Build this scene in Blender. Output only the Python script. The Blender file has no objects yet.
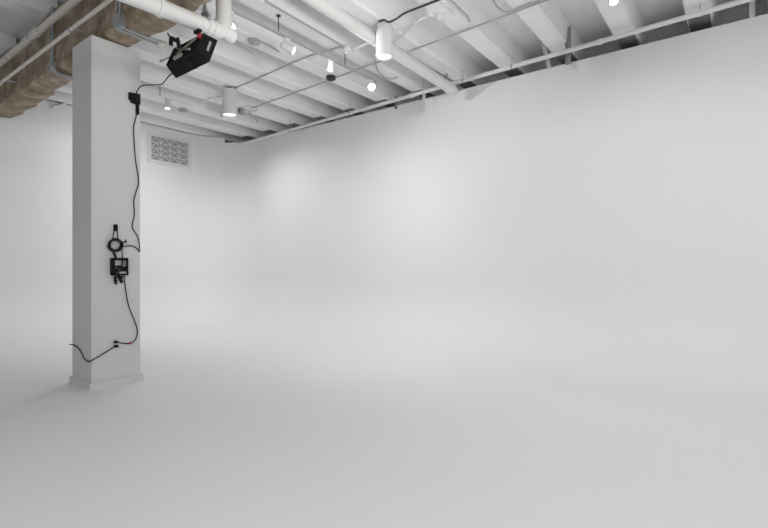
import bpy, bmesh, math, random
from mathutils import Vector, Matrix
random.seed(4)
S = bpy.context.scene
COL = S.collection
PI = math.pi

# ------------------------------------------------------------------ camera
EYE = Vector((0, 0, 1.5))
FW = Vector((.7976, .6032, 0)); RT = Vector((.6032, -.7976, 0)); UP = Vector((0, 0, 1))
FPX = 470.0
cd = bpy.data.cameras.new('camera'); cam = bpy.data.objects.new('camera', cd); COL.objects.link(cam)
cam.location = EYE; cam.rotation_euler = (PI/2, 0, math.atan2(-FW.x, FW.y))
cd.sensor_width = 36; cd.lens = FPX/768*36; cd.shift_y = -1/768; cd.clip_end = 100
S.camera = cam
S.view_settings.view_transform = 'Standard'; S.view_settings.look = 'None'
S.view_settings.gamma = 1; S.view_settings.exposure = 0.03; S.view_settings.use_curve_mapping = False
# ------------------------------------------------------------------ world and large lights
w = bpy.data.worlds.new('world'); S.world = w; w.use_nodes = True
w.node_tree.nodes['Background'].inputs[0].default_value = (1, 1, 1, 1)
w.node_tree.nodes['Background'].inputs[1].default_value = 0.3

def area(name, loc, target, sx, sy, power, col=(1, 1, 1)):
    l = bpy.data.lights.new(name, 'AREA'); l.shape = 'RECTANGLE'; l.size = sx; l.size_y = sy
    l.energy = power; l.color = col
    o = bpy.data.objects.new(name, l); COL.objects.link(o); o.location = loc
    d = Vector(target)-Vector(loc); o.rotation_euler = d.to_track_quat('-Z', 'Y').to_euler()
    return o
def spot(name, loc, target, power, angle, blend=.8, rad=.05, col=(.985, .99, 1)):
    l = bpy.data.lights.new(name, 'SPOT'); l.energy = power; l.spot_size = math.radians(angle)
    l.spot_blend = blend; l.shadow_soft_size = rad; l.color = col
    o = bpy.data.objects.new(name, l); COL.objects.link(o); o.location = loc
    d = Vector(target)-Vector(loc); o.rotation_euler = d.to_track_quat('-Z', 'Y').to_euler()
    return o
# unseen fill lamps, added out of view overhead and near the camera
LIGHTS = [
 ((5.0, .8, 4.66), (5.4, .9, 0), 1.2, 1.2, 24),
 ((-2.5, -2.5, 4.62), (-2.0, -2.0, 0), 2.5, 2.5, 378),
 ((5.6, -2.8, 2.2), (5.0, 2.5, 5.1), 1.6, 1.6, 24),
 ((2.3, .5, 2.95), (4.6, 5.6, 5.1), .8, .8, 24, 90),
]
for k_, (l_, t_, sx_, sy_, e_, *sp_) in enumerate(LIGHTS):
    al_ = area('ceiling_panel_light' if l_[2] > 4 else 'bounce_light', l_, t_, sx_, sy_, e_, (.98, .99, 1))
    if sp_: al_.data.spread = math.radians(sp_[0])
# track heads aimed at the cyclorama from the ceiling
SP = 1.0

# ------------------------------------------------------------------ helpers
def ray(x, y):
    return FW + RT*((x-384)/FPX) + UP*((263-y)/FPX)
def on_v(x, y, v):
    r = ray(x, y); return EYE + r*(v/r.y)
def on_u(x, y, u):
    r = ray(x, y); return EYE + r*(u/r.x)
def on_z(x, y, z):
    r = ray(x, y); return EYE + r*((z-EYE.z)/r.z)
def at(x, y, Z):
    return EYE + ray(x, y)*Z

def mat(name, col, rough=.6, metal=0, noise=0, nscale=6, bump=0, bscale=40, emit=None, estr=0, spec=.5):
    m = bpy.data.materials.new(name); m.use_nodes = True; nt = m.node_tree; b = nt.nodes['Principled BSDF']
    b.inputs['Base Color'].default_value = (*col, 1); b.inputs['Roughness'].default_value = rough
    b.inputs['Metallic'].default_value = metal; b.inputs['Specular IOR Level'].default_value = spec
    tc = nt.nodes.new('ShaderNodeTexCoord')
    if noise:
        n = nt.nodes.new('ShaderNodeTexNoise'); n.inputs['Scale'].default_value = nscale; n.inputs['Detail'].default_value = 6
        nt.links.new(tc.outputs['Object'], n.inputs['Vector'])
        r = nt.nodes.new('ShaderNodeMix'); r.data_type = 'RGBA'
        r.inputs[6].default_value = (*[c*(1-noise) for c in col], 1); r.inputs[7].default_value = (*[min(1, c*(1+noise)) for c in col], 1)
        nt.links.new(n.outputs['Fac'], r.inputs[0]); nt.links.new(r.outputs[2], b.inputs['Base Color'])
    if bump:
        n = nt.nodes.new('ShaderNodeTexNoise'); n.inputs['Scale'].default_value = bscale; n.inputs['Detail'].default_value = 5
        nt.links.new(tc.outputs['Object'], n.inputs['Vector'])
        bp = nt.nodes.new('ShaderNodeBump'); bp.inputs['Strength'].default_value = bump; bp.inputs['Distance'].default_value = .02
        nt.links.new(n.outputs['Fac'], bp.inputs['Height']); nt.links.new(bp.outputs[0], b.inputs['Normal'])
    if emit:
        b.inputs['Emission Color'].default_value = (*emit, 1); b.inputs['Emission Strength'].default_value = estr
    return m

def cyc_paint():
    """one coat of white paint over walls, coves and floor; slightly greyer away from the walls"""
    m = mat('white_cyclorama_paint', (.84, .84, .845), .55, noise=.0, spec=.3); nt = m.node_tree; b = nt.nodes['Principled BSDF']
    g = nt.nodes.new('ShaderNodeNewGeometry'); sx = nt.nodes.new('ShaderNodeSeparateXYZ'); nt.links.new(g.outputs['Position'], sx.inputs[0])
    def math_(op, a, b_):
        n = nt.nodes.new('ShaderNodeMath'); n.operation = op
        for k, q in enumerate((a, b_)):
            if isinstance(q, (int, float)): n.inputs[k].default_value = q
            else: nt.links.new(q, n.inputs[k])
        return n.outputs[0]
    d = math_('MINIMUM', math_('SUBTRACT', 7.68, sx.outputs[0]), math_('SUBTRACT', 11.15, sx.outputs[1]))
    nz_ = nt.nodes.new('ShaderNodeTexNoise'); nz_.inputs['Scale'].default_value = .9; nz_.inputs['Detail'].default_value = 5
    nt.links.new(g.outputs['Position'], nz_.inputs['Vector'])
    d2 = math_('ADD', d, math_('MULTIPLY', math_('SUBTRACT', nz_.outputs['Fac'], .5), .9))
    mr = nt.nodes.new('ShaderNodeMapRange'); mr.interpolation_type = 'SMOOTHSTEP'
    mr.inputs['From Min'].default_value = .4; mr.inputs['From Max'].default_value = 4.2; nt.links.new(d2, mr.inputs['Value'])
    mx = nt.nodes.new('ShaderNodeMix'); mx.data_type = 'RGBA'; nt.links.new(mr.outputs[0], mx.inputs[0])
    mx.inputs[6].default_value = (.84, .84, .845, 1); mx.inputs[7].default_value = (.775, .775, .77, 1)
    nt.links.new(mx.outputs[2], b.inputs['Base Color']); return m
M_cyc = cyc_paint()
M_wall = mat('white_wall_paint', (.82, .82, .82), .6)
M_joist_shade = mat('joist_shade_grey', (.20, .195, .19), .9, noise=.2, nscale=4)  # dark grey that paints in the shade under the joist ends
M_ceil = mat('white_ceiling_paint', (.88, .88, .885), .8, noise=.03, nscale=3, bump=.25, bscale=14)
M_joist = mat('white_joist_paint', (.88, .88, .885), .8, noise=.04, nscale=3, bump=.2, bscale=14)
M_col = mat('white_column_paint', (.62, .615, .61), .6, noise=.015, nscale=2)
M_pipe = mat('white_pipe_paint', (.75, .74, .72), .5, noise=.04, nscale=5)
M_cream = mat('cream_pipe_paint', (.66, .63, .58), .5, noise=.06, nscale=5)
M_white = mat('white_enamel', (.76, .76, .755), .35)
M_cond = mat('painted_conduit', (.42, .42, .425), .5)
M_galv = mat('galvanised_steel', (.38, .40, .41), .4, metal=.6)
M_black = mat('black_plastic', (.006, .006, .006), .6, spec=.2)
M_cable = mat('black_rubber', (.012, .012, .012), .7, spec=.2)
M_dark = mat('dark_steel', (.05, .05, .05), .5, metal=.3)
M_grey = mat('grey_aluminium', (.33, .31, .28), .4, metal=.4)
M_red = mat('red_plastic', (.35, .006, .02), .4)
M_vent = mat('vent_backing_grey', (.36, .36, .36), .8)  # even grey of the sheet behind the vent lattice
M_outer = mat('grey_block_wall', (.72, .71, .70), .9, noise=.12, nscale=3, bump=.4)
M_lamp = mat('lamp_glow', (1, 1, 1), .5, emit=(1, .97, .92), estr=.95)
M_lamp2 = mat('bulb_glow', (1, 1, 1), .5, emit=(1, .93, .8), estr=14)
M_silver = mat('silver_label', (.33, .33, .34), .35, metal=.3)

def concrete():
    m = bpy.data.materials.new('raw_brown_concrete'); m.use_nodes = True; nt = m.node_tree; b = nt.nodes['Principled BSDF']
    b.inputs['Roughness'].default_value = .95
    tc = nt.nodes.new('ShaderNodeTexCoord')
    n = nt.nodes.new('ShaderNodeTexNoise'); n.inputs['Scale'].default_value = 3.4; n.inputs['Detail'].default_value = 10; n.inputs['Roughness'].default_value = .72
    nt.links.new(tc.outputs['Object'], n.inputs['Vector'])
    r = nt.nodes.new('ShaderNodeValToRGB')
    r.color_ramp.elements[0].position = .30; r.color_ramp.elements[0].color = (.13, .10, .068, 1)
    r.color_ramp.elements[1].position = .72; r.color_ramp.elements[1].color = (.60, .52, .42, 1)
    e = r.color_ramp.elements.new(.5); e.color = (.33, .26, .185, 1)
    nt.links.new(n.outputs['Fac'], r.inputs[0]); nt.links.new(r.outputs[0], b.inputs['Base Color'])
    n2 = nt.nodes.new('ShaderNodeTexNoise'); n2.inputs['Scale'].default_value = 16; n2.inputs['Detail'].default_value = 8
    nt.links.new(tc.outputs['Object'], n2.inputs['Vector'])
    bp = nt.nodes.new('ShaderNodeBump'); bp.inputs['Strength'].default_value = .6; bp.inputs['Distance'].default_value = .02
    nt.links.new(n2.outputs['Fac'], bp.inputs['Height']); nt.links.new(bp.outputs[0], b.inputs['Normal'])
    return m
M_conc = concrete()

def new(): return bmesh.new()
def build(name, bm, m, parent=None, smooth=False, org=None):
    me = bpy.data.meshes.new(name)
    bmesh.ops.recalc_face_normals(bm, faces=bm.faces)
    if org is None and parent is None and len(bm.verts):
        xs = [v.co for v in bm.verts]
        org = Vector(((min(c.x for c in xs)+max(c.x for c in xs))/2, (min(c.y for c in xs)+max(c.y for c in xs))/2, min(c.z for c in xs)))
    if parent is not None: org = parent.matrix_world.translation if parent.get('_w') is None else Vector(parent['_w'])
    org = Vector(org) if org is not None else Vector((0, 0, 0))
    for v in bm.verts: v.co -= org
    bm.to_mesh(me); bm.free(); me.materials.append(m)
    if smooth:
        me.polygons.foreach_set('use_smooth', [True]*len(me.polygons))
        try: me.set_sharp_from_angle(angle=math.radians(40))
        except Exception: pass
    o = bpy.data.objects.new(name, me); COL.objects.link(o)
    if parent is not None: o.parent = parent
    else: o.location = org
    ORG[o.name] = org
    return o
ORG = {}
_build = build
def build(name, bm, m, parent=None, smooth=False, org=None):
    # children keep their mesh in the coordinates of the parent's origin
    if parent is not None:
        org = ORG[parent.name]
        me = bpy.data.meshes.new(name); bmesh.ops.recalc_face_normals(bm, faces=bm.faces)
        for v in bm.verts: v.co -= org
        bm.to_mesh(me); bm.free(); me.materials.append(m)
        if smooth:
            me.polygons.foreach_set('use_smooth', [True]*len(me.polygons)); me.set_sharp_from_angle(angle=math.radians(40))
        o = bpy.data.objects.new(name, me); COL.objects.link(o); o.parent = parent
        ORG[o.name] = org
        return o
    return _build(name, bm, m, None, smooth, org)
def empty(name, loc):
    o = bpy.data.objects.new(name, None); COL.objects.link(o); o.location = loc; o.empty_display_size = .1
    ORG[o.name] = Vector(loc); return o
def tag(o, label, cat, group=None, kind=None):
    o['label'] = label; o['category'] = cat
    if group: o['group'] = group
    if kind: o['kind'] = kind
    return o
def struct(o): o['kind'] = 'structure'; return o

def box(bm, lo, hi, bev=0):
    r = bmesh.ops.create_cube(bm, size=1)
    lo = Vector(lo); hi = Vector(hi); c = (lo+hi)/2; s = hi-lo
    for v in r['verts']: v.co = Vector((v.co.x*s.x, v.co.y*s.y, v.co.z*s.z))+c
    if bev:
        es = list({e for v in r['verts'] for e in v.link_edges})
        bmesh.ops.bevel(bm, geom=es, offset=bev, segments=2, affect='EDGES')
def obox(bm, c, ax, ay, az, sx, sy, sz, bev=0):
    r = bmesh.ops.create_cube(bm, size=1)
    ax = Vector(ax).normalized(); ay = Vector(ay).normalized(); az = Vector(az).normalized()
    for v in r['verts']: v.co = Vector(c)+ax*(v.co.x*sx)+ay*(v.co.y*sy)+az*(v.co.z*sz)
    if bev:
        es = list({e for v in r['verts'] for e in v.link_edges})
        bmesh.ops.bevel(bm, geom=es, offset=bev, segments=2, affect='EDGES')
def bar(bm, a, b, wd, th, up=(0, 0, 1), bev=0):
    a = Vector(a); b = Vector(b); d = (b-a); L = d.length; d.normalize()
    s = d.cross(Vector(up)); s = s.normalized() if s.length > 1e-4 else Vector((1, 0, 0)); t = s.cross(d)
    obox(bm, (a+b)/2, d, s, t, L, wd, th, bev)
def smooth_path(P, n=8):
    P = [Vector(p) for p in P]
    if len(P) < 3: return P
    out = []
    for i in range(len(P)-1):
        p0 = P[max(0, i-1)]; p1 = P[i]; p2 = P[i+1]; p3 = P[min(len(P)-1, i+2)]
        for k in range(n):
            t = k/n
            out.append(.5*((2*p1)+(p2-p0)*t+(2*p0-5*p1+4*p2-p3)*t*t+(3*p1-p0-3*p2+p3)*t**3))
    out.append(P[-1]); return out
def tube(bm, P, r, seg=12, caps=True):
    P = [Vector(p) for p in P]; rings = []
    d = (P[1]-P[0]).normalized(); n = d.orthogonal().normalized()
    for i, p in enumerate(P):
        if i == 0: t = (P[1]-P[0]).normalized()
        elif i == len(P)-1: t = (P[-1]-P[-2]).normalized()
        else:
            t = ((P[i+1]-p).normalized()+(p-P[i-1]).normalized())
            t = t.normalized() if t.length > 1e-6 else (P[i+1]-p).normalized()
        n = (n-t*n.dot(t)).normalized(); b = t.cross(n)
        rr = r[i] if isinstance(r, (list, tuple)) else r
        rings.append([bm.verts.new(p+n*(rr*math.cos(2*PI*k/seg))+b*(rr*math.sin(2*PI*k/seg))) for k in range(seg)])
    for a, b in zip(rings, rings[1:]):
        for k in range(seg): bm.faces.new((a[k], a[(k+1) % seg], b[(k+1) % seg], b[k]))
    if caps: bm.faces.new(rings[0][::-1]); bm.faces.new(rings[-1])
def lathe(bm, base, axis, prof, seg=32):
    """prof: list of (distance along axis, radius)"""
    base = Vector(base); a = Vector(axis).normalized(); n = a.orthogonal().normalized(); b = a.cross(n); rings = []
    for (h, r) in prof:
        r = max(r, 1e-4)
        rings.append([bm.verts.new(base+a*h+n*(r*math.cos(2*PI*k/seg))+b*(r*math.sin(2*PI*k/seg))) for k in range(seg)])
    for x, y in zip(rings, rings[1:]):
        for k in range(seg): bm.faces.new((x[k], x[(k+1) % seg], y[(k+1) % seg], y[k]))
    bm.faces.new(rings[0][::-1]); bm.faces.new(rings[-1])

# ------------------------------------------------------------------ the room
WU, WV = 7.68, 11.15          # faces of the cyclorama: right wall x = WU, back wall y = WV
WH = 4.66                     # top of the painted right wall
FZ = -.035                    # floor level
RC = 1.15                     # radius of the floor cove
RK = 0.55                     # plan radius of the vertical corner
U0, V0 = -7.0, -7.0           # far sides of the room, behind the camera
ZJ, ZS = 4.80, 5.16           # joist soffits, underside of slab
def offset_pt(s, d):
    """point on the plan line of the walls at arc position s, offset inwards by d"""
    L1 = WV-RK-V0
    arc = RK*PI/2
    if s <= L1: return Vector((WU-d, V0+s, 0))
    if s <= L1+arc:
        a = (s-L1)/RK; c = Vector((WU-RK, WV-RK, 0)); rr = RK-d
        if rr < 0: # inside of the cove corner folds onto the centre lines
            return Vector((WU-d, WV-d, 0))
        return c+Vector((math.cos(a)*rr, math.sin(a)*rr, 0))
    return Vector((WU-RK-(s-L1-arc), WV-d, 0))
RK = 1.3
def cove_mesh(S_, top):
    bm = new(); rows = []
    prof = [(RC*(1-math.sin(t)), FZ+RC*(1-math.cos(t))) for t in [PI/2*k/24 for k in range(25)]]
    prof += [(0, FZ+RC+(top-RC-FZ)*k/6) for k in range(1, 7)]
    prof += [(-.09, top), (-.09, FZ)]
    for s in S_:
        rows.append([bm.verts.new(offset_pt(s, d)+Vector((0, 0, z))) for d, z in prof])
    for a, b in zip(rows, rows[1:]):
        for j in range(len(prof)-1): bm.faces.new((a[j], b[j], b[j+1], a[j+1]))
    return bm
L1 = WV-RK-V0; ARC = RK*PI/2; SEND = L1+ARC+(WU-RK-U0)
bm = cove_mesh([L1*i/30 for i in range(31)]+[L1+ARC/2*i/24 for i in range(1, 25)], WH)
struct(build('wall_right', bm, M_cyc, smooth=True))
bm = cove_mesh([L1+ARC/2+ARC/2*i/24 for i in range(25)]+[L1+ARC+(SEND-L1-ARC)*i/30 for i in range(1, 31)], ZJ-.02)
struct(build('wall_back', bm, M_cyc, smooth=True))
# floor: flat, up to the start of the cove
bm = new()
pts = [offset_pt(L1+ARC*k/12, RC) for k in range(13)]
poly = [p+Vector((0, 0, FZ)) for p in [Vector((U0, V0, 0)), Vector((WU-RC, V0, 0))]+pts+[Vector((U0, WV-RC, 0))]]
up_ = [bm.verts.new(p) for p in poly]; dn = [bm.verts.new(p-Vector((0, 0, .12))) for p in poly]
bm.faces.new(up_); bm.faces.new(dn[::-1])
for i in range(len(poly)): bm.faces.new((up_[i], up_[(i+1) % len(poly)], dn[(i+1) % len(poly)], dn[i]))
struct(build('floor', bm, M_cyc))
# outer building walls and the two sides of the studio behind the camera
bm = new(); box(bm, (8.45, V0, FZ-.12), (8.65, WV+.8, ZS+.2)); struct(build('wall_outer', bm, M_outer))
bm = new(); box(bm, (U0, WV+.35, FZ-.12), (8.45, WV+.5, 5.62)); struct(build('wall_rear', bm, M_outer))
bm = new(); box(bm, (U0-.2, V0, FZ-.12), (U0, WV+.35, 5.62)); struct(build('wall_left', bm, M_wall))
bm = new(); box(bm, (U0, V0-.2, FZ-.12), (8.45, V0, 5.62)); struct(build('wall_front', bm, M_wall))
bm = new(); box(bm, (2.72, V0, ZS), (8.45, WV+.35, ZS+.35)); box(bm, (U0, V0, 5.42), (2.72, WV+.35, 5.62)); ceil = struct(build('ceiling', bm, M_ceil))
J0, JP, JW = .568-.27, .896, .27
for k in range(-8, 13):
    v0 = J0+k*JP
    if v0 < V0 or v0+JW > WV+.3: continue
    bm = new(); x0, x1 = 2.6, 8.45
    prof = [(v0-.045, ZS), (v0-.012, ZJ+.03), (v0+.015, ZJ), (v0+JW-.015, ZJ), (v0+JW+.012, ZJ+.03), (v0+JW+.045, ZS)]
    a = [bm.verts.new((x0, y, z)) for y, z in prof]; b = [bm.verts.new((x1, y, z)) for y, z in prof]
    bm.faces.new(a); bm.faces.new(b[::-1])
    for i in range(6): bm.faces.new((a[i], b[i], b[(i+1) % 6], a[(i+1) % 6]))
    jo = build('joist', bm, M_joist, ceil)
    bm = new(); box(bm, (7.56, v0+.012, ZJ-.006), (8.45, v0+JW-.012, ZJ+.004))  # thin dark plate stands in for shade on the joist underside
    build('joist_shade_plate', bm, M_joist_shade, jo)
for v0 in (-5.2, -3.3, -1.4, .5, 2.4, 4.3, 6.2, 8.1, 10.0):
    bm = new(); box(bm, (U0, v0, 5.17), (2.66, v0+.34, 5.43), .012); build('joist', bm, M_joist, ceil)

# ------------------------------------------------------------------ concrete beam
CU, CV, CS = 2.39, 6.23, .58
bm = new()
N = 110; rows = []
from mathutils import noise as _n
def nz(v, k, f): return _n.noise(Vector((v*f, k*7.3, .5)))
for i in range(N+1):
    v = -6.9+(WV-.02+6.9)*i/N
    def j(s): return (random.random()-.5)*s
    u0 = 2.53+.03*nz(v, 1, 1.3)+j(.004); u1 = 2.91+.05*nz(v, 2, .9)+.05*nz(v, 3, 2.6)+j(.02)+(.05 if v > 9 else 0)
    zb = 4.262+.02*nz(v, 4, 1.1)+j(.004); zt_ = 5.13+.05*nz(v, 5, 4)
    rows.append([bm.verts.new(p) for p in [(u0, v, zt_), (u0+.02*nz(v, 6, 1.7), v, 4.9), (u0+.02*nz(v, 7, 2.1), v, 4.6), (u0, v, zb+.05), (u0+.06, v, zb+.005),
                 (u0+.2, v, zb), (u1-.07+j(.01), v, zb+.01), (u1, v, zb+.07+j(.03)), (u1+.02, v, 4.7), (u1+.03, v, ZS)]])
for a, b in zip(rows, rows[1:]):
    for k in range(9): bm.faces.new((a[k], b[k], b[k+1], a[k+1]))
    bm.faces.new((a[9], b[9], b[0], a[0]))
bm.faces.new(rows[0]); bm.faces.new(rows[-1][::-1])
tag(build('concrete_beam', bm, M_conc, smooth=True), 'rough brown bare concrete beam crossing the ceiling over the white column', 'beam')

# ------------------------------------------------------------------ column
col = empty('square_column', (CU+CS/2, CV+CS/2, FZ))
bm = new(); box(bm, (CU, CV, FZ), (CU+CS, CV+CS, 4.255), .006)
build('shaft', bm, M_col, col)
bm = new(); e = .026; hh = .056
for (a, b) in (((CU-e, CV-e), (CU+CS+e, CV)), ((CU-e, CV+CS), (CU+CS+e, CV+CS+e)), ((CU-e, CV), (CU, CV+CS)), ((CU+CS, CV), (CU+CS+e, CV+CS))):
    box(bm, (a[0], a[1], FZ), (b[0], b[1], hh))
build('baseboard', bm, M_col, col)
tag(col, 'square white painted column with low base standing on the white studio floor', 'column')

# ------------------------------------------------------------------ pipes
def pipe(name, P, r, m, label, couplings=(), seg=20, cat='pipe', hang=(), hr=.006, htop=ZJ):
    bm = new(); tube(bm, P, r, seg)
    o = build(name, bm, m, smooth=True)
    d = (Vector(P[1])-Vector(P[0])).normalized()
    for c in couplings:
        bm = new(); c = Vector(c); tube(bm, [c-d*r*.9, c-d*r*.8, c+d*r*.8, c+d*r*.9], [r*1.08, r*1.28, r*1.28, r*1.08], seg)
        build('coupling', bm, m, o, smooth=True)
    for c in hang:
        bm = new(); c = Vector(c); tube(bm, [c-d*.012, c+d*.012], r*1.12, seg); tube(bm, [c+Vector((0, 0, r)), Vector((c.x, c.y, htop+.02))], hr, 8)
        build('hanger', bm, M_galv, o, smooth=True)
    tag(o, label, cat); return o
def lerp(a, b, t): return Vector(a)*(1-t)+Vector(b)*t

# two pipes beside the beam (along y)
def along_v(m1, u): return 1.5+m1*u/.6032
z = along_v(.840, 2.36); A = (2.36, -1, z); B = (2.36, WV-.1, z)
c = on_u(37, 32, 2.36)
pipe('beam_pipe', [A, B], .045, M_cream, 'thicker cream pipe, upper of the two running along the concrete beam', [(2.36, c.y, z), (2.36, c.y+2.4, z), (2.36, c.y-2.6, z)],
     hang=[(2.36, 2.5, z), (2.36, c.y+.25, z), (2.36, 9.3, z)], htop=ZJ)
z2 = along_v(.757, 2.30)
c2 = on_u(67, 28, 2.30)
o = pipe('beam_pipe', [(2.30, -1, z2), (2.30, WV-.1, z2)], .022, M_cream, 'thinner cream pipe, lower of the two running along the concrete beam', [(2.30, c2.y, z2), (2.30, c2.y+2.8, z2)])
for yy in (c2.y-.12, c2.y+2.6, 1.5):
    bm = new(); bar(bm, (2.30, yy, z2+.03), (2.55, yy, z2+.03), .03, .012); tube(bm, [(2.30, yy-.015, z2), (2.30, yy+.015, z2)], .028, 14); build('bracket', bm, M_galv, o)

# wide drain pipe under the beam, turning up into the ceiling
r = .086
P0 = on_v(150, 3.5, 4.75); P1 = on_v(216, 30, 4.75)
d = (P1-P0).normalized(); far = P0-d*4.2
E = P1+d*.09
path = [far, P0, P1-d*.02]
arc = [P1+d*(.10*math.sin(t))+Vector((0, 0, .10*(1-math.cos(t)))) for t in [PI/2*k/8 for k in range(9)]]
bm = new(); tube(bm, path+arc[0:]+[arc[-1]+Vector((0, 0, ZS-arc[-1].z))], r, 26)
dp = build('drain_pipe', bm, M_pipe, smooth=True)
for (cpt, ax) in ((P1-d*.03, d), (P1-d*.10, d), (arc[-1]+Vector((0, 0, .02)), Vector((0, 0, 1))), (P0+d*.1, d)):
    bm = new(); tube(bm, [cpt-ax*.03, cpt-ax*.025, cpt+ax*.025, cpt+ax*.03], [r*1.02, r*1.13, r*1.13, r*1.02], 26); build('coupling', bm, M_pipe, dp, smooth=True)
bm = new(); tube(bm, [arc[4]+d*.0, P1+d*.22, P1+d*.235], [r*.9, r*.98, r*.8], 24); build('cleanout_cap', bm, M_pipe, dp, smooth=True)
hp = on_v(205, 20, 4.75)
bm = new(); tube(bm, [hp-d*.015, hp+d*.015], r*1.06, 24); hz = hp+Vector((0, 0, r)); lathe(bm, hz, (0, 0, 1), [(0, .03), (.05, .022), (.11, .008), (.12, .007), (ZS-hz.z, .007)], 12)
build('hanger', bm, M_galv, dp, smooth=True)
tag(dp, 'wide white drain pipe passing under the concrete beam and elbowing up', 'pipe')

# long white drain pipe over to the right wall
PV = 4.08
A = on_v(453, 90, 3.985); B = on_v(322, 5, 4.2); B2 = A+(B-A)*2.4
r = .087; dd = (A-B).normalized()
bm = new(); tube(bm, [B2, A-dd*.02], r, 26); lp = build('drain_pipe', bm, M_pipe, smooth=True)
bm = new(); tube(bm, [A-dd*.16, A-dd*.15, A-dd*.09, A-dd*.08], [r*1.02, r*1.14, r*1.14, r*1.02], 26); build('coupling', bm, M_pipe, lp, smooth=True)
ar = [A-dd*.1+dd*(.11*math.sin(t))+Vector((0, 0, -.06*(1-math.cos(t)))) for t in [PI/2*k/6 for k in range(7)]]
bm = new(); tube(bm, ar, [r*1.08]*6+[r*1.0], 26); build('elbow', bm, M_pipe, lp, smooth=True)
bm = new(); tube(bm, [A-dd*.22+Vector((.0, -.02, .06)), A-dd*.22+Vector((0, -.02, .2))], .018, 10); box(bm, A-dd*.3+Vector((-.03, -.02, .08)), A-dd*.3+Vector((.03, .02, .16))); build('hanger', bm, M_galv, lp)
tag(lp, 'long wide white drain pipe running under the joists to the right wall top', 'pipe')

# sprinkler main along the top of the right wall
PU = 7.45
A = on_u(238, 145.0, 7.42); B = on_u(738, 2.2, 7.2); B2 = A+(B-A)*1.25; A2 = A
hl = [on_u(x, y, PU) for x, y in ()]
def on_line(x):
    best = None
    for k in range(2001):
        p = lerp(A, B2, k/2000); q = p-EYE; Z = q.dot(FW); sx = 384+FPX*q.dot(RT)/Z
        if best is None or abs(sx-x) < best[0]: best = (abs(sx-x), p)
    return best[1]
sp = pipe('sprinkler_pipe', [A2, B2], .033, M_pipe, 'long straight white sprinkler pipe along the top of the right wall', [on_line(x) for x in (412, 600, 700)], hang=[on_line(x) for x in (290, 350, 463, 512, 700)], htop=ZJ, hr=.005)

# channel posts between ceiling and the wall top
def strut(x, y0, y1, ubase, label, x2=None, wd=.045, m=M_pipe, slots=True):
    top = on_u(x, y0, ubase); bot = on_u(x2 if x2 else x, y1, ubase)
    if x2 is None: top = Vector((bot.x, bot.y, min(top.z, ZS+.005)))
    top.z = min(top.z, ZS+.005); bot = bot-(top-bot).normalized()*.01
    t = empty('channel_strut', bot)
    d_ = (top-bot).normalized(); s_ = Vector((0, 1, 0))
    n_ = d_.cross(s_).normalized()
    L = (top-bot).length; c_ = (top+bot)/2
    bm = new(); obox(bm, c_-n_*.0, d_, s_, n_, L, wd, .004); obox(bm, c_+s_*wd/2+n_*.018, d_, s_, n_, L, .004, .04); obox(bm, c_-s_*wd/2+n_*.018, d_, s_, n_, L, .004, .04)
    build('channel', bm, m, t)
    if slots:
        k = 0
        bm = new()
        while .05+k*.09 < L-.05:
            obox(bm, bot+d_*(.05+k*.09)-n_*.0035, d_, s_, n_, .045, .014, .002); k += 1
        build('slot', bm, M_dark, t)['kind'] = 'stuff'
    tag(t, label, 'strut'); return t
strut(568.5, 27, 64, 7.32, 'tall slotted steel channel post above the right wall, thickest one', wd=.07, m=M_galv)
strut(543, 41, 68, 7.35, 'thin slanted white channel strut left of the tall slotted post', x2=549.5, wd=.045, slots=False)
strut(424.5, 78, 99.5, 7.35, 'short white channel strut just left of the long drain pipe end', wd=.04, slots=False)
strut(396.5, 96, 108.5, 7.5, 'short grey channel strut above the wall right of the glowing bulb', wd=.04, m=M_galv, slots=False)
strut(752, -8, 17, 7.4, 'channel strut at the far right end of the wall top', wd=.05, m=M_pipe, slots=False)

# ------------------------------------------------------------------ conduits
def conduit(P, r, m, label, name='conduit', sm=0, seg=8, cat='conduit', clips=()):
    bm = new(); tube(bm, smooth_path(P, sm) if sm else P, r, seg)
    o = build(name, bm, m, smooth=True); tag(o, label, cat)
    for c in clips:
        bm = new(); box(bm, Vector(c)-Vector((.03, .015, .0)), Vector(c)+Vector((.03, .015, ZJ-Vector(c).z+.002))); build('strap', bm, m, o)
    return o
conduit([on_z(600, -20, 4.77), on_z(411, 50.6, 4.77), on_z(360, 68.5, 4.77), on_z(310.5, 87, 4.77), on_z(251, 108.5, 4.77)], .013, M_cond, 'longest thin grey conduit, crossing under the joists from top right to the far pendant')
conduit([on_z(345, 46, 4.78), on_z(313, 54.5, 4.78), on_z(292, 62.8, 4.78), on_z(260.5, 77.3, 4.78), on_z(235, 88, 4.78)], .013, M_cond, 'short thin conduit crossing joists behind the middle spotlights')
conduit([on_z(160, 62, 4.78), on_z(190, 47, 4.78), on_z(215, 36, 4.78)], .012, M_cond, 'thin conduit crossing joists behind the black studio light')
conduit([on_z(490, -6, 4.77), on_z(497, 6, 4.77), on_z(506, 12, 4.77), on_z(517, 10, 4.77), on_z(529, 5, 4.77), on_z(548, -4, 4.77)], .013, M_cond, 'curved grey flexible conduit looping at the top of the picture', sm=6)
conduit([on_z(379, 21.5, 4.78), on_z(384, 20, 4.78), on_z(389, 22, 4.78), on_z(396, 19, 4.78), on_z(405, 13, 4.78), on_z(420, 7, 4.78), on_z(441, -1, 4.78), on_z(470, -13, 4.78)], .014, M_dark, 'dark wavy cable leaving the top of the nearer cylinder pendant', sm=6, name='ceiling_cable', cat='cable')
conduit([on_z(393, 43, 4.76), on_z(402, 36, 4.76), on_z(409, 29, 4.76), on_z(418, 21, 4.76)], .012, M_pipe, 'white flexible conduit rising right of the nearer cylinder pendant', sm=6)
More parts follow.
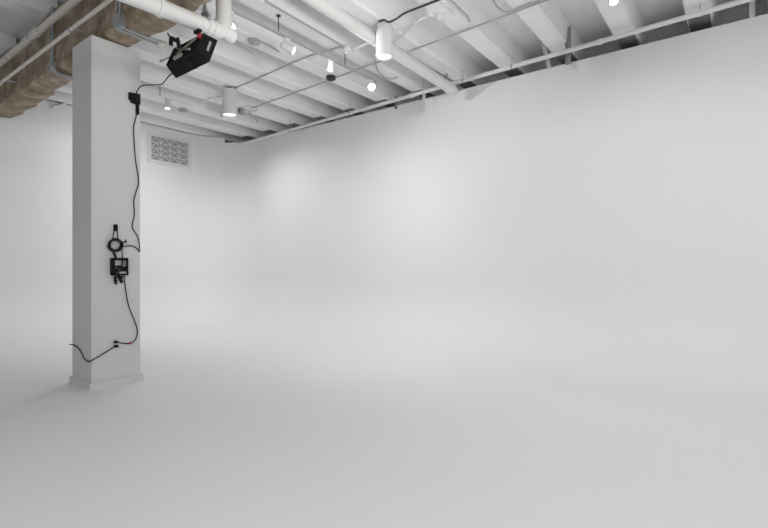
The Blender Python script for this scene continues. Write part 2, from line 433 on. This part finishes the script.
conduit([on_z(392, 31, 4.77), on_z(400, 29, 4.77), on_z(412, 24.5, 4.77), on_z(424, 18, 4.77), on_z(436, 15, 4.77)], .014, M_pipe, 'white curved conduit passing under the joists to the ceiling hook', sm=6)
conduit([on_z(352, 50, 4.78), on_z(370, 42, 4.78)], .02, M_white, 'short thick white conduit left of the nearer cylinder pendant')
conduit([on_z(375, 61, 4.76), on_z(378, 71, 4.76), on_z(385, 77, 4.76), on_z(392, 79, 4.76), on_z(398, 77, 4.76)], .012, M_cond, 'grey sagging cable above the glowing bulb', sm=6, name='ceiling_cable', cat='cable')
conduit([on_z(440, 4, 4.78), on_z(449, 7, 4.78), on_z(455, 14, 4.78)], .012, M_pipe, 'small hooked white conduit near the ceiling hook box', sm=5)
conduit([on_z(448, -3, 4.77), on_z(459, 8, 4.77), on_z(468, 17, 4.77), on_z(469.5, 22, 4.77)], .012, M_cond, 'thin conduit running along the joist right of the ceiling hook box', sm=5)
conduit([on_z(248, 111, 4.77), on_z(253, 117, 4.77), on_z(257.5, 121.5, 4.77)], .012, M_cond, 'grey flexible conduit linking the boxes near the far pendant', sm=5)
cc = on_z(249.5, 108.5, 4.74)
conduit([cc+Vector((.16*math.cos(t), .16*math.sin(t), .0)) for t in [2*PI*k/20 for k in range(21)]], .007, M_cond, 'thin loop of spare cable beside the far cylinder pendant', name='ceiling_cable', cat='cable')
conduit([on_z(202, 102, 4.78), on_z(212, 98, 4.78), on_z(222, 96, 4.78)], .014, M_white, 'short white conduit left of the far cylinder pendant')
conduit([on_z(265.5, 0.5, 4.785), on_z(300, 21, 4.785), on_z(347, 48.5, 4.785)], .012, M_cond, 'thin conduit running along a joist above the track light rail')
conduit([on_z(222, 36, 4.76), on_z(240, 46, 4.76), on_z(252, 53, 4.76)], .014, M_cond, 'short grey conduit below the drain pipe elbow')
conduit([on_z(259, 41, 4.77), on_z(270, 46, 4.77), on_z(279, 51.5, 4.77)], .013, M_cond, 'short grey conduit leading to the brightest track spotlight')

# boxes and detectors
def under_joist(y): return ((y-J0) % JP) < JW
def ceiling_box(x, y, label, r=.06, h=.05, m=M_white, zt=ZJ, name='junction_box', cat='junction box', rim=True, base=None):
    p = base or on_z(x, y, zt-h/2); bm = new()
    if zt == ZJ and not under_joist(p.y): zt = ZS; p = on_z(x, y, zt-h/2); r *= 1.12
    lathe(bm, (p.x, p.y, zt+.002), (0, 0, -1), [(0, r*.92), (.006, r), (h-.012, r), (h, r*.86)], 20)
    o = build(name, bm, m, smooth=True)
    if rim:
        bm = new(); lathe(bm, (p.x, p.y, zt-h+.001), (0, 0, -1), [(0, r*.45), (.02, r*.35), (.028, r*.15)], 14); build('cover', bm, m, o, smooth=True)
    tag(o, label, cat); return o
ceiling_box(347, 50, 'white round junction box where thin conduits meet, left of the nearer pendant', .08, .07)
ceiling_box(331, 78, 'dark round box on the joist under the small white track spotlight', .085, .06, M_dark)
ceiling_box(383.5, 86, 'white round box on the joist right of the glowing bulb', .11, .07)
ceiling_box(241.5, 111.5, 'dark grey junction box just right of the far cylinder pendant', .06, .11, M_galv)
ceiling_box(236.5, 110.5, 'small grey box touching the far cylinder pendant', .045, .11, M_galv)
ceiling_box(259, 123.5, 'white round junction box nearest the back corner', .1, .07)
ceiling_box(431, 12, 'small white ceiling hook box beside the curved conduit', .06, .06)
ceiling_box(440, 17, 'small white ceiling box right of the ceiling hook box', .05, .05)
ceiling_box(469, 20, 'tiny conduit end box on a joist at the top', .025, .07, M_cond)
ceiling_box(183, 110, 'flat grey ceiling box beside the far left track rail', .1, .04, M_cond)
ceiling_box(207, 117.5, 'flat pale ceiling box at the end of the far left track rail', .1, .04, M_cond)
ceiling_box(627, 4, 'white round box right of the bright bulb at the top edge', .08, .08)
ceiling_box(254, 42, 'flat grey box on the joist left of the brightest spotlight', .09, .05, M_cond)
ceiling_box(261, 84.5, 'small dark conduit fitting on a joist in the middle of the ceiling', .02, .03, M_dark, rim=False)

# ------------------------------------------------------------------ lighting track with spotlights
def rail(P0, P1, label, rods=(), wd=.035):
    bm = new(); bar(bm, P0, P1, wd, wd*.9); o = build('track_rail', bm, M_cond if wd > .03 else M_white)
    for c in rods:
        bm = new(); tube(bm, [c, Vector((c.x, c.y, (ZJ if under_joist(c.y) else ZS)+.01))], .007, 8); lathe(bm, (c.x, c.y, ZJ if under_joist(c.y) else ZS), (0, 0, -1), [(0, .03), (.012, .03), (.02, .01)], 14); build('rod', bm, M_dark, o)
    tag(o, label, 'track rail'); return o
TV = 4.90
ra = on_v(224, 7, TV); rb = on_v(376, 81, TV); zt = (ra.z+rb.z)/2
ra.z = rb.z = zt
rail(ra, rb, 'long grey lighting track hung under the joists in the middle of the ceiling', [Vector((on_v(278.5, 32, TV).x, TV, zt)), Vector((on_v(345, 66, TV).x, TV, zt))])
RV = 8.9
fa = on_v(100, 79, RV); fb = on_v(193, 105.5, RV); fa.z = fb.z = (fa.z+fb.z)/2
rail(fa, fb, 'thin white lighting track far behind the column, above the wall vent', [Vector((on_v(160, 97, RV).x, RV, fa.z))], wd=.03)

def spotlight(base, aim, label, L=.16, r=.055, stem=.08, lit=False, power=0, ang=110, tgt=None):
    """base: point on the rail; head hangs below and points along aim"""
    base = Vector(base); aim = Vector(aim).normalized()
    t = empty('track_spotlight', base)
    bm = new(); box(bm, base+Vector((-.045, -.018, -.03)), base+Vector((.045, .018, .0)), .004); build('adapter', bm, M_white, t)
    piv = base+Vector((0, 0, -.03-stem)); bm = new(); tube(bm, [base+Vector((0, 0, -.02)), piv], .011, 10); build('stem', bm, M_white, t)
    b0 = piv-aim*L*.45
    bm = new(); lathe(bm, b0, aim, [(0, r*.55), (.015, r*.85), (.04, r*.95), (L-.02, r), (L, r), (L, r*.88), (L-.02, r*.86)], 24); build('head', bm, M_white, t, smooth=True)
    bm = new(); lathe(bm, b0+aim*(L-.018), aim, [(0, r*.84), (.008, r*.8), (.014, r*.3)], 24); build('lens', bm, M_lamp2 if lit else M_lamp, t, smooth=True)
    if power:
        spot('spotlight_beam', b0+aim*(L+.02), tgt, power*SP, ang, 1, .04)
    tag(t, label, 'spotlight', None); return t
def tr(x): 
    p = on_v(x, 263-.4985*(740-x), TV); return Vector((p.x, TV, zt-.012))
spotlight(tr(287), (.62, -.62, -.45), 'bright white track spotlight on the long track, turned towards the right wall', .19, .06, .09, True, 125, 140, (WU, 2.8, 1.4))
spotlight(tr(331), (-.1, .1, -1), 'small white track spotlight on the long track, pointing straight down', .15, .05, .05, False, 100, 130, (6.9, 6.4, .6))
spotlight(tr(371.5), (-.5, -.45, -.55), 'glowing track spotlight at the far end of the long track', .13, .065, .06, True, 0)
spotlight(tr(230), (-.3, -.55, -.6), 'glowing track spotlight beside the drain pipe elbow', .13, .06, .15, True, 0)
frp = on_v(168, 99.4, RV); frp.z = fa.z-.004
spotlight(frp, (-.1, -.1, -1), 'small white track spotlight above the wall vent', .2, .055, .05, False, 118, 150, (4.4, WV, .9))
p = on_z(222.5, 114, 4.7); bm = new(); box(bm, (p.x-.1, p.y-.03, 4.76), (p.x+.1, p.y+.03, 4.78)); box(bm, (p.x-.02, p.y-.02, 4.77), (p.x+.02, p.y+.02, ZJ+.002 if under_joist(p.y) else ZS+.002)); 
tag(build('mounting_plate', bm, M_white), 'small white ceiling plate holding the tilted spotlight', 'plate')
spotlight((p.x, p.y, 4.765), (.4, -.1, -1), 'small tilted white spotlight just left below the far cylinder pendant', .16, .05, .03, False, 120, 160, (6.35, 8.5, .8))
p = on_z(612.5, -4, 4.76)
bm = new(); lathe(bm, (p.x, p.y, ZJ+.002), (0, 0, -1), [(0, .06), (.03, .06), (.035, .03)], 20); tag(build('mounting_plate', bm, M_white), 'round white ceiling plate holding the bulb at the top edge', 'plate')
spotlight((p.x, p.y, ZJ-.033), (-.5, -.3, -.6), 'glowing spotlight under a joist at the top edge of the picture', .12, .055, .02, True, 0)

# ------------------------------------------------------------------ cylinder pendants
def pendant(c, ztop, h, r, label, tgt, power):
    ZM = ZJ if under_joist(c.y) else ZS
    t = empty('cylinder_pendant', (c.x, c.y, ztop))
    b = Vector((c.x, c.y, ztop-h))
    bm = new(); lathe(bm, b, (0, 0, 1), [(.03, r*.86), (0, r*.92), (0, r), (h-.005, r), (h, r*.985), (h, .01)], 48); build('housing', bm, M_white, t, smooth=True)
    bm = new(); lathe(bm, b+Vector((0, 0, .022)), (0, 0, 1), [(0, r*.3), (.001, r*.88), (.006, r*.88)], 40); build('lens', bm, M_lamp, t, smooth=True)
    bm = new(); lathe(bm, (c.x, c.y, ztop-.005), (0, 0, 1), [(0, r*.35), (ZM-ztop-.0, r*.3), (ZM-ztop+.008, r*.3)], 20); build('mount', bm, M_dark, t, smooth=True)
    spot('pendant_beam', b+Vector((0, 0, -.03)), tgt, power*SP, 150, 1, r*.7)
    tag(t, label, 'pendant light'); return t
c = at(384.2, 40, 6.5)
pendant(c, 4.785, .44, .115, 'larger, nearer white cylinder pendant light under the joists', (c.x+.3, c.y, 0), 8)
c = at(229.8, 103, 8.85)
pendant(c, 1.5+173/FPX*8.85-.005, .47, .136, 'smaller, farther white cylinder pendant light near the back wall', (c.x, c.y, 0), 25)

# ------------------------------------------------------------------ wall vent
vt = empty('wall_vent', on_v(169, 162, WV))
a = on_v(147.8, 131.8, WV); b = on_v(190.5, 167.5, WV)
x0, x1 = a.x, on_v(190.3, 150, WV).x
z1 = on_v(147.8, 131.8, WV).z; z0 = on_v(147.8, 161.8, WV).z
y = WV
fw = .075
bm = new()
for lo, hi in (((x0, y-.02, z0), (x1, y+.01, z0+fw)), ((x0, y-.02, z1-fw), (x1, y+.01, z1)), ((x0, y-.02, z0+fw), (x0+fw, y+.01, z1-fw)), ((x1-fw, y-.02, z0+fw), (x1, y+.01, z1-fw))): box(bm, lo, hi)
build('frame', bm, M_white, vt)
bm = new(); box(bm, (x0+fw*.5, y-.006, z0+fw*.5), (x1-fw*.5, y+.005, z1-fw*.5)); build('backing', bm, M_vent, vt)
bm = new(); xa, xb, za, zb = x0+fw, x1-fw, z0+fw, z1-fw; nr, nc = 4, 4
for i in range(1, nr): box(bm, (xa, y-.016, za+(zb-za)*i/nr-.007), (xb, y-.004, za+(zb-za)*i/nr+.007))
for i in range(1, nc): box(bm, (xa+(xb-xa)*i/nc-.007, y-.016, za), (xa+(xb-xa)*i/nc+.007, y-.004, zb))
for i in range(nr):
    for k in range(nc):
        X0, X1 = xa+(xb-xa)*k/nc, xa+(xb-xa)*(k+1)/nc; Z0, Z1 = za+(zb-za)*i/nr, za+(zb-za)*(i+1)/nr; XM = (X0+X1)/2
        bar(bm, (X0, y-.01, Z0), (XM, y-.01, Z1), .013, .010, (0, 1, 0)); bar(bm, (XM, y-.01, Z1), (X1, y-.01, Z0), .013, .010, (0, 1, 0))
build('lattice', bm, M_white, vt)
tag(vt, 'white framed wall vent with triangle lattice, high on the back wall', 'vent')

# ------------------------------------------------------------------ conduits and boxes on the beam
bu = 2.49
p = on_u(52, 72, bu)
t = empty('beam_conduit', (bu, p.y, 4.25))
for k, dy in enumerate((-.035, .035)):
    bm = new(); tube(bm, smooth_path([(bu, p.y+dy, ZS-.02), (bu, p.y+dy, 4.6), (bu, p.y+dy, 4.32), (bu+.03, p.y+dy, 4.24), (bu+.10, p.y+dy, 4.215), (2.95, p.y+dy, 4.215)], 5), .016, 10); build('tube', bm, M_galv, t, smooth=True)
bm = new(); box(bm, (bu-.02, p.y-.07, 4.28), (bu+.035, p.y+.07, 4.36), .004); build('clamp', bm, M_galv, t)
tag(t, 'grey conduit pair bending round the beam left of the column', 'conduit')
p = on_u(119, 20, bu); t = empty('beam_conduit', (bu+.1, p.y, 4.25))
for dy in (-.03, .05):
    bm = new(); tube(bm, smooth_path([(bu, p.y+dy, ZS-.02), (bu, p.y+dy, 4.6), (bu, p.y+dy, 4.3), (bu+.06, p.y+dy, 4.225), (2.97, p.y+dy, 4.225)], 5), .014, 10); build('tube', bm, M_galv, t, smooth=True)
bm = new(); box(bm, (bu-.03, p.y-.08, 4.22), (bu+.04, p.y+.09, 4.38), .005); build('box', bm, M_galv, t)
bm = new(); lathe(bm, (2.95, p.y+.01, 4.225), (1, 0, 0), [(0, .035), (.02, .045), (.07, .045), (.09, .02)], 14); build('end_fitting', bm, M_cream, t, smooth=True)
tag(t, 'grey conduit pair and box under the beam just above the column', 'conduit')
# bent white pipe on the back wall behind the beam
q = [on_v(55, 97, WV-.06), on_v(61, 94.5, WV-.06), on_v(68, 97, WV-.06), on_v(68.5, 100, WV-.06), on_v(62, 105, WV-.06), on_v(52, 107, WV-.06)]
bm = new(); tube(bm, smooth_path(q, 5), .035, 12); o = build('bent_pipe', bm, M_white, smooth=True)
bm = new(); bar(bm, on_v(69, 98, WV-.03), on_v(69, 98, WV+.005), .06, .06); tube(bm, [q[3], on_v(69.5, 99, WV-.02)], .03, 10); build('bracket', bm, M_galv, o)
bm = new(); tube(bm, [q[0], on_v(55, 97, WV+.01)], .03, 10); build('bracket', bm, M_white, o)
tag(o, 'short bent white pipe on the back wall behind the beam, left of the column', 'pipe')

# ------------------------------------------------------------------ black studio light
n_ = Vector((math.cos(math.radians(20)), 0, -math.sin(math.radians(20))))
up2 = Vector((math.sin(math.radians(20)), 0, math.cos(math.radians(20))))
lv = Vector((0, 1, 0))
Bp = at(198.1, 51.8, 4.9); LL, DD, HH = .63, .135, .235
t = empty('studio_light', Bp+lv*LL/2)
# box corners: Bp = back face, lower, near end
c0 = Bp+lv*LL/2+n_*DD/2+up2*HH/2
bm = new()
def P_(a, b, c): return Bp+lv*a+up2*b+n_*c
vs = {}
for i, (a, b, c, fl) in enumerate([(0, 0, 0, 0), (LL, 0, 0, 0), (LL, HH, 0, 0), (0, HH, 0, 0)]):
    pass
back = [P_(0, 0, 0), P_(LL, 0, 0), P_(LL-.02, HH, 0), P_(0, HH, 0)]
front = [P_(-.03, -.03, DD), P_(LL+.0, -.055, DD), P_(LL, HH+.03, DD), P_(-.03, HH+.02, DD)]
a = [bm.verts.new(x) for x in back]; b = [bm.verts.new(x) for x in front]
bm.faces.new(a); bm.faces.new(b)
for i in range(4): bm.faces.new((a[i], a[(i+1) % 4], b[(i+1) % 4], b[i]))
bmesh.ops.bevel(bm, geom=list(bm.edges), offset=.006, segments=2, affect='EDGES')
build('housing', bm, M_black, t)
bm = new(); obox(bm, c0+n_*(DD/2+.001), lv, up2, n_, LL*.9, HH*.9, .006); build('diffuser', bm, M_grey, t)
bm = new()
for q0, q1 in ((P_(.01, .01, -.006), P_(LL-.01, .01, -.006)), (P_(.01, HH-.012, -.006), P_(LL-.03, HH-.012, -.006)), (P_(.01, .01, -.006), P_(.01, HH-.01, -.006)), (P_(LL-.012, .01, -.006), P_(LL-.03, HH-.01, -.006))): bar(bm, q0, q1, .018, .018, n_)
for q in (.33, .66): bar(bm, P_(LL*q, -.02, .0), P_(LL*q, -.048, DD), .006, .01, (1, 0, 0))
build('rim', bm, M_black, t)
bm = new(); bar(bm, P_(.10, HH-.05, -.03), P_(.42, .09, -.03), .03, .012, n_); build('yoke_arm', bm, M_grey, t)
bm = new(); bar(bm, P_(.14, .05, -.035), P_(.46, HH-.06, -.035), .024, .012, n_); build('yoke_arm', bm, M_grey, t)
bm = new(); bar(bm, P_(.30, .045, -.03), P_(.44, .03, -.03), .04, .03, n_, .004); build('bracket', bm, M_grey, t)
bm = new(); lathe(bm, P_(.05, HH-.03, -.0), -n_, [(0, .028), (.03, .028), (.04, .02), (.045, .01)], 8); build('knob', bm, M_red, t, smooth=True)
bm = new(); bar(bm, P_(-.020, .07, .075), P_(-.016, HH-.045, .075), .026, .006, -lv); build('latch', bm, M_silver, t)
# clamp arm reaching left of the head, and pipe clamp up to the drain pipe
e0 = P_(.44, HH-.05, -.02); e1 = at(178, 41.5, 4.95); e2 = at(171, 38, 4.95)
bm = new(); bar(bm, e0, e1, .035, .03); bar(bm, e1, e2, .04, .035); bar(bm, e2, e2+Vector((0, 0, -.075)), .03, .03, (1, 0, 0)); bar(bm, e1+Vector((0, 0, .04)), e1+Vector((0, 0, -.05)), .02, .02, (1, 0, 0)); tube(bm, [e2+Vector((0, 0, -.01)), e2+Vector((-.02, .03, .05))], .008, 8)
build('clamp_arm', bm, M_black, t)
hx = P_(.2, HH, .07); pz = P0+(P1-P0)*((hx.x-P0.x)/(P1.x-P0.x))
bm = new(); tube(bm, [hx-up2*.01, Vector((hx.x, 4.75, pz.z-.07))], .016, 10); bar(bm, (hx.x-.02, 4.75, pz.z-.098), (hx.x+.02, 4.75, pz.z-.098), .1, .03); build('pipe_clamp', bm, M_black, t)
tag(t, 'black studio light head with a red knob, clamped under the drain pipe elbow', 'studio light')

# ------------------------------------------------------------------ cords and boxes on the column
FV = CV-.012
def cv(x, y, off=0): return on_v(x, y, FV-off)
cp = cv(134.5, 99)
t = empty('cable_connector', cp)
bm = new(); a = cv(134, 104, 0); b = cv(139.2, 95, 0); box(bm, (a.x, CV-.05, a.z), (b.x, CV+.001, b.z), .004); build('body', bm, M_black, t)
bm = new(); a = cv(128.6, 99.5); b = cv(135, 94); box(bm, (a.x, CV-.04, a.z), (b.x, CV+.001, b.z), .004); a = cv(130.5, 102.5); b = cv(135, 98); box(bm, (a.x, CV-.045, a.z), (b.x, CV+.001, b.z), .003); build('plug', bm, M_black, t)
bm = new(); a = cv(135.8, 114.3); b = cv(138.6, 103); box(bm, (a.x, CV-.035, a.z), (b.x, CV+.001, b.z), .006); build('clip', bm, M_black, t)
tag(t, 'black cable connector clipped near the top right edge of the column', 'connector')
def cable(name, P, r, label, m=M_cable, n=7):
    bm = new(); tube(bm, smooth_path(P, n), r, 8); o = build(name, bm, m, smooth=True); tag(o, label, 'cable'); return o
lowc = P_(LL-.03, -.04, DD*.5)
cable('power_cable', [lowc, at(169, 76, 5.35), at(163.5, 82.5, 5.55), at(160.5, 84.5, 5.6), at(150, 85, 5.8), at(143.5, 85.3, 5.85), at(139, 88, 5.9), on_v(136.8, 92, CV-.02), on_v(136.5, 97, CV-.02)], .0066, 'black cable drooping from the studio light to the column connector')
cable('power_cable', [cv(137, 113), cv(135, 121), cv(133.7, 128), cv(134.2, 143), cv(135.6, 160), cv(138.6, 181), cv(136, 192), cv(133.8, 201), cv(134.4, 215), cv(132.1, 226.4), cv(137.0, 235.5), cv(139.2, 243), cv(139.4, 251.5), cv(137.4, 249), cv(134.5, 246.8), cv(130, 245.7), cv(123.8, 246.6)], .0066,
      'long black cable hanging down the column from the connector to the coil')
t = empty('cable_coil', cv(115.8, 252))
bm = new()
for k in range(5):
    P = []
    for i in range(25):
        an = 2*PI*i/24; rr = 6.9-.45*(k % 3)+.35*math.sin(3*an+k*1.9)
        P.append(cv(115.9+rr*math.cos(an)+.5*math.sin(k*2.1)-.4, 245+(rr*.88)*math.sin(an)+.4*math.cos(k*1.7), .004+.011*k))
    tube(bm, P, .0105, 8)
build('loop', bm, M_cable, t, smooth=True)
bm = new(); tube(bm, smooth_path([cv(112.2, 240, .03), cv(114, 231, .01), cv(115, 227), cv(116, 227), cv(117.4, 232, .01), cv(117.8, 240, .03)], 6), .006, 8); build('strap', bm, M_cable, t, smooth=True)
bm = new(); a = cv(113.6, 231); b = cv(117.4, 224.5); box(bm, (a.x, CV-.03, a.z), (b.x, CV+.001, b.z), .005); build('hook', bm, M_black, t)
bm = new(); tube(bm, [cv(121, 242, .03), cv(126, 241.7, .03)], .008, 8); tube(bm, [cv(126, 243, .03), cv(126, 239.5, .03)], .007, 8); build('plug', bm, M_black, t)
bm = new(); tube(bm, smooth_path([cv(113, 252, .03), cv(115, 255, .03), cv(116, 259, .03)], 4), .014, 8); build('tie', bm, M_cable, t, smooth=True)
tag(t, 'coil of black cable hanging from a hook on the column face', 'cable coil')
# ballast
t = empty('power_ballast', cv(119.6, 276))
yb = CV-.07; a = on_v(112.2, 275.5, yb); b = on_v(128, 258, yb)
bm = new()
box(bm, (a.x, yb, a.z), (b.x, CV+.001, b.z), .008); build('case', bm, M_black, t)
bm = new(); fwid = .022
for lo, hi in (((a.x, a.z), (b.x, a.z+fwid)), ((a.x, b.z-fwid), (b.x, b.z)), ((a.x, a.z), (a.x+fwid*1.3, b.z)), ((b.x-fwid, a.z), (b.x, b.z))): box(bm, (lo[0], yb-.014, lo[1]), (hi[0], yb, hi[1]), .003)
build('bezel', bm, M_black, t)
def pan(x0_, y0_, x1_, y1_, m, nm, dpt=.004):
    p_ = on_v(x0_, y1_, yb); q_ = on_v(x1_, y0_, yb); bm = new(); box(bm, (p_.x, yb-dpt, p_.z), (q_.x, yb+.001, q_.z)); build(nm, bm, m, t)
pan(115, 260.5, 121.5, 265.5, M_silver, 'panel')
pan(122.5, 260.8, 126, 266.5, mat('green_grey_plate', (.16, .18, .16), .4), 'panel')
pan(119.5, 271.5, 126.3, 273.8, M_silver, 'label_plate')
bm = new()
for (x, y) in ((115.5, 268), (118.5, 270), (117, 273)): lathe(bm, on_v(x, y, yb), (0, -1, 0), [(0, .016), (.02, .014), (.024, .006)], 12)
build('knob', bm, M_dark, t, smooth=True)
bm = new()
for (x, y, x2, y2, r_) in ((115.5, 276, 115.0, 282, .014), (116.2, 283, 115.4, 284, .016), (118.5, 276, 122, 282.5, .018), (121.5, 276, 121.8, 279, .012)):
    tube(bm, [on_v(x, y, CV-.035), on_v(x2, y2, CV-.03)], r_, 10)
tube(bm, smooth_path([on_v(115, 281.5, CV-.03), on_v(117, 280, CV-.03), on_v(116, 283.5, CV-.03)], 4), .006, 8)
build('connector', bm, M_black, t, smooth=True)
bm = new(); tube(bm, smooth_path([on_v(122, 250, yb), on_v(122.4, 258, yb-.02), on_v(122.3, 264, yb-.02), on_v(120, 267, yb-.01)], 5), .006, 8); build('lead', bm, M_cable, t, smooth=True)
tag(t, 'black square power ballast box with knobs mounted on the column face', 'ballast')
cable('power_cable', [cv(124.2, 275), cv(125.4, 288), cv(127.7, 302), cv(130.8, 312), cv(134.4, 320.5), cv(137.2, 329), cv(136.8, 336), cv(133.9, 341.4), cv(129.7, 343.4), cv(124, 343.5), cv(117, 342.2)], .0066, 'black cable running from the ballast down to the upper outlet plug')
t = empty('wall_outlet', cv(115.5, 347))
a = cv(113.0, 348.6); b = cv(118.2, 339); bm = new(); box(bm, (a.x, CV-.008, a.z), (b.x, CV+.001, b.z), .002); build('cover_plate', bm, M_col, t)
tag(t, 'small white wall outlet low on the column face', 'outlet')
def plug(x, y, label):
    bm = new(); a = cv(x-1.9, y+1.4); b = cv(x+1.9, y-1.4); box(bm, (a.x, CV-.05, a.z), (b.x, CV-.006, b.z), .006)
    tag(build('power_plug', bm, M_black), label, 'plug')
plug(115.3, 341.8, 'upper black plug in the column outlet'); plug(115.5, 346, 'lower black plug in the column outlet')
bm = new(); tube(bm, [cv(128.3, 343.5), cv(131, 342.9)], .0125, 10); tag(build('cable_ring', bm, M_red, smooth=True), 'small red ring on the cable beside the outlet', 'cable ring')
FU = CU-.012
def cu(x, y): return on_u(x, y, FU)
cable('power_cable', [cv(114, 347), cv(106, 352), cv(97, 357.4), cv(92.5, 360), Vector((CU-.014, CV-.014, cv(91, 361).z)), cu(88, 361.4), cu(85.5, 360), cu(83.4, 357.4), cu(81, 352), cu(78.5, 348.3), cu(75, 345.8), cu(73, 344.9), Vector((CU-.02, CV+CS+.012, cu(72, 344.6).z))], .0066, 'black cable from the lower plug round the column corner to its left face')

GROUPS = {'junction box': 'junction boxes on the ceiling', 'spotlight': 'track spotlights under the ceiling', 'pendant light': 'white cylinder pendants',
          'strut': 'channel struts above the right wall', 'conduit': 'thin conduits under the ceiling', 'pipe': 'pipes under the ceiling', 'cable': 'black cables', 'track rail': 'lighting tracks', 'plug': 'plugs in the column outlet', 'plate': 'ceiling mounting plates'}
for o in bpy.data.objects:
    if o.parent is None and o.get('category') in GROUPS:
        if o['category'] == 'cable' and o.name.startswith('ceiling'): o['group'] = 'thin cables on the ceiling'
        else: o['group'] = GROUPS[o['category']]
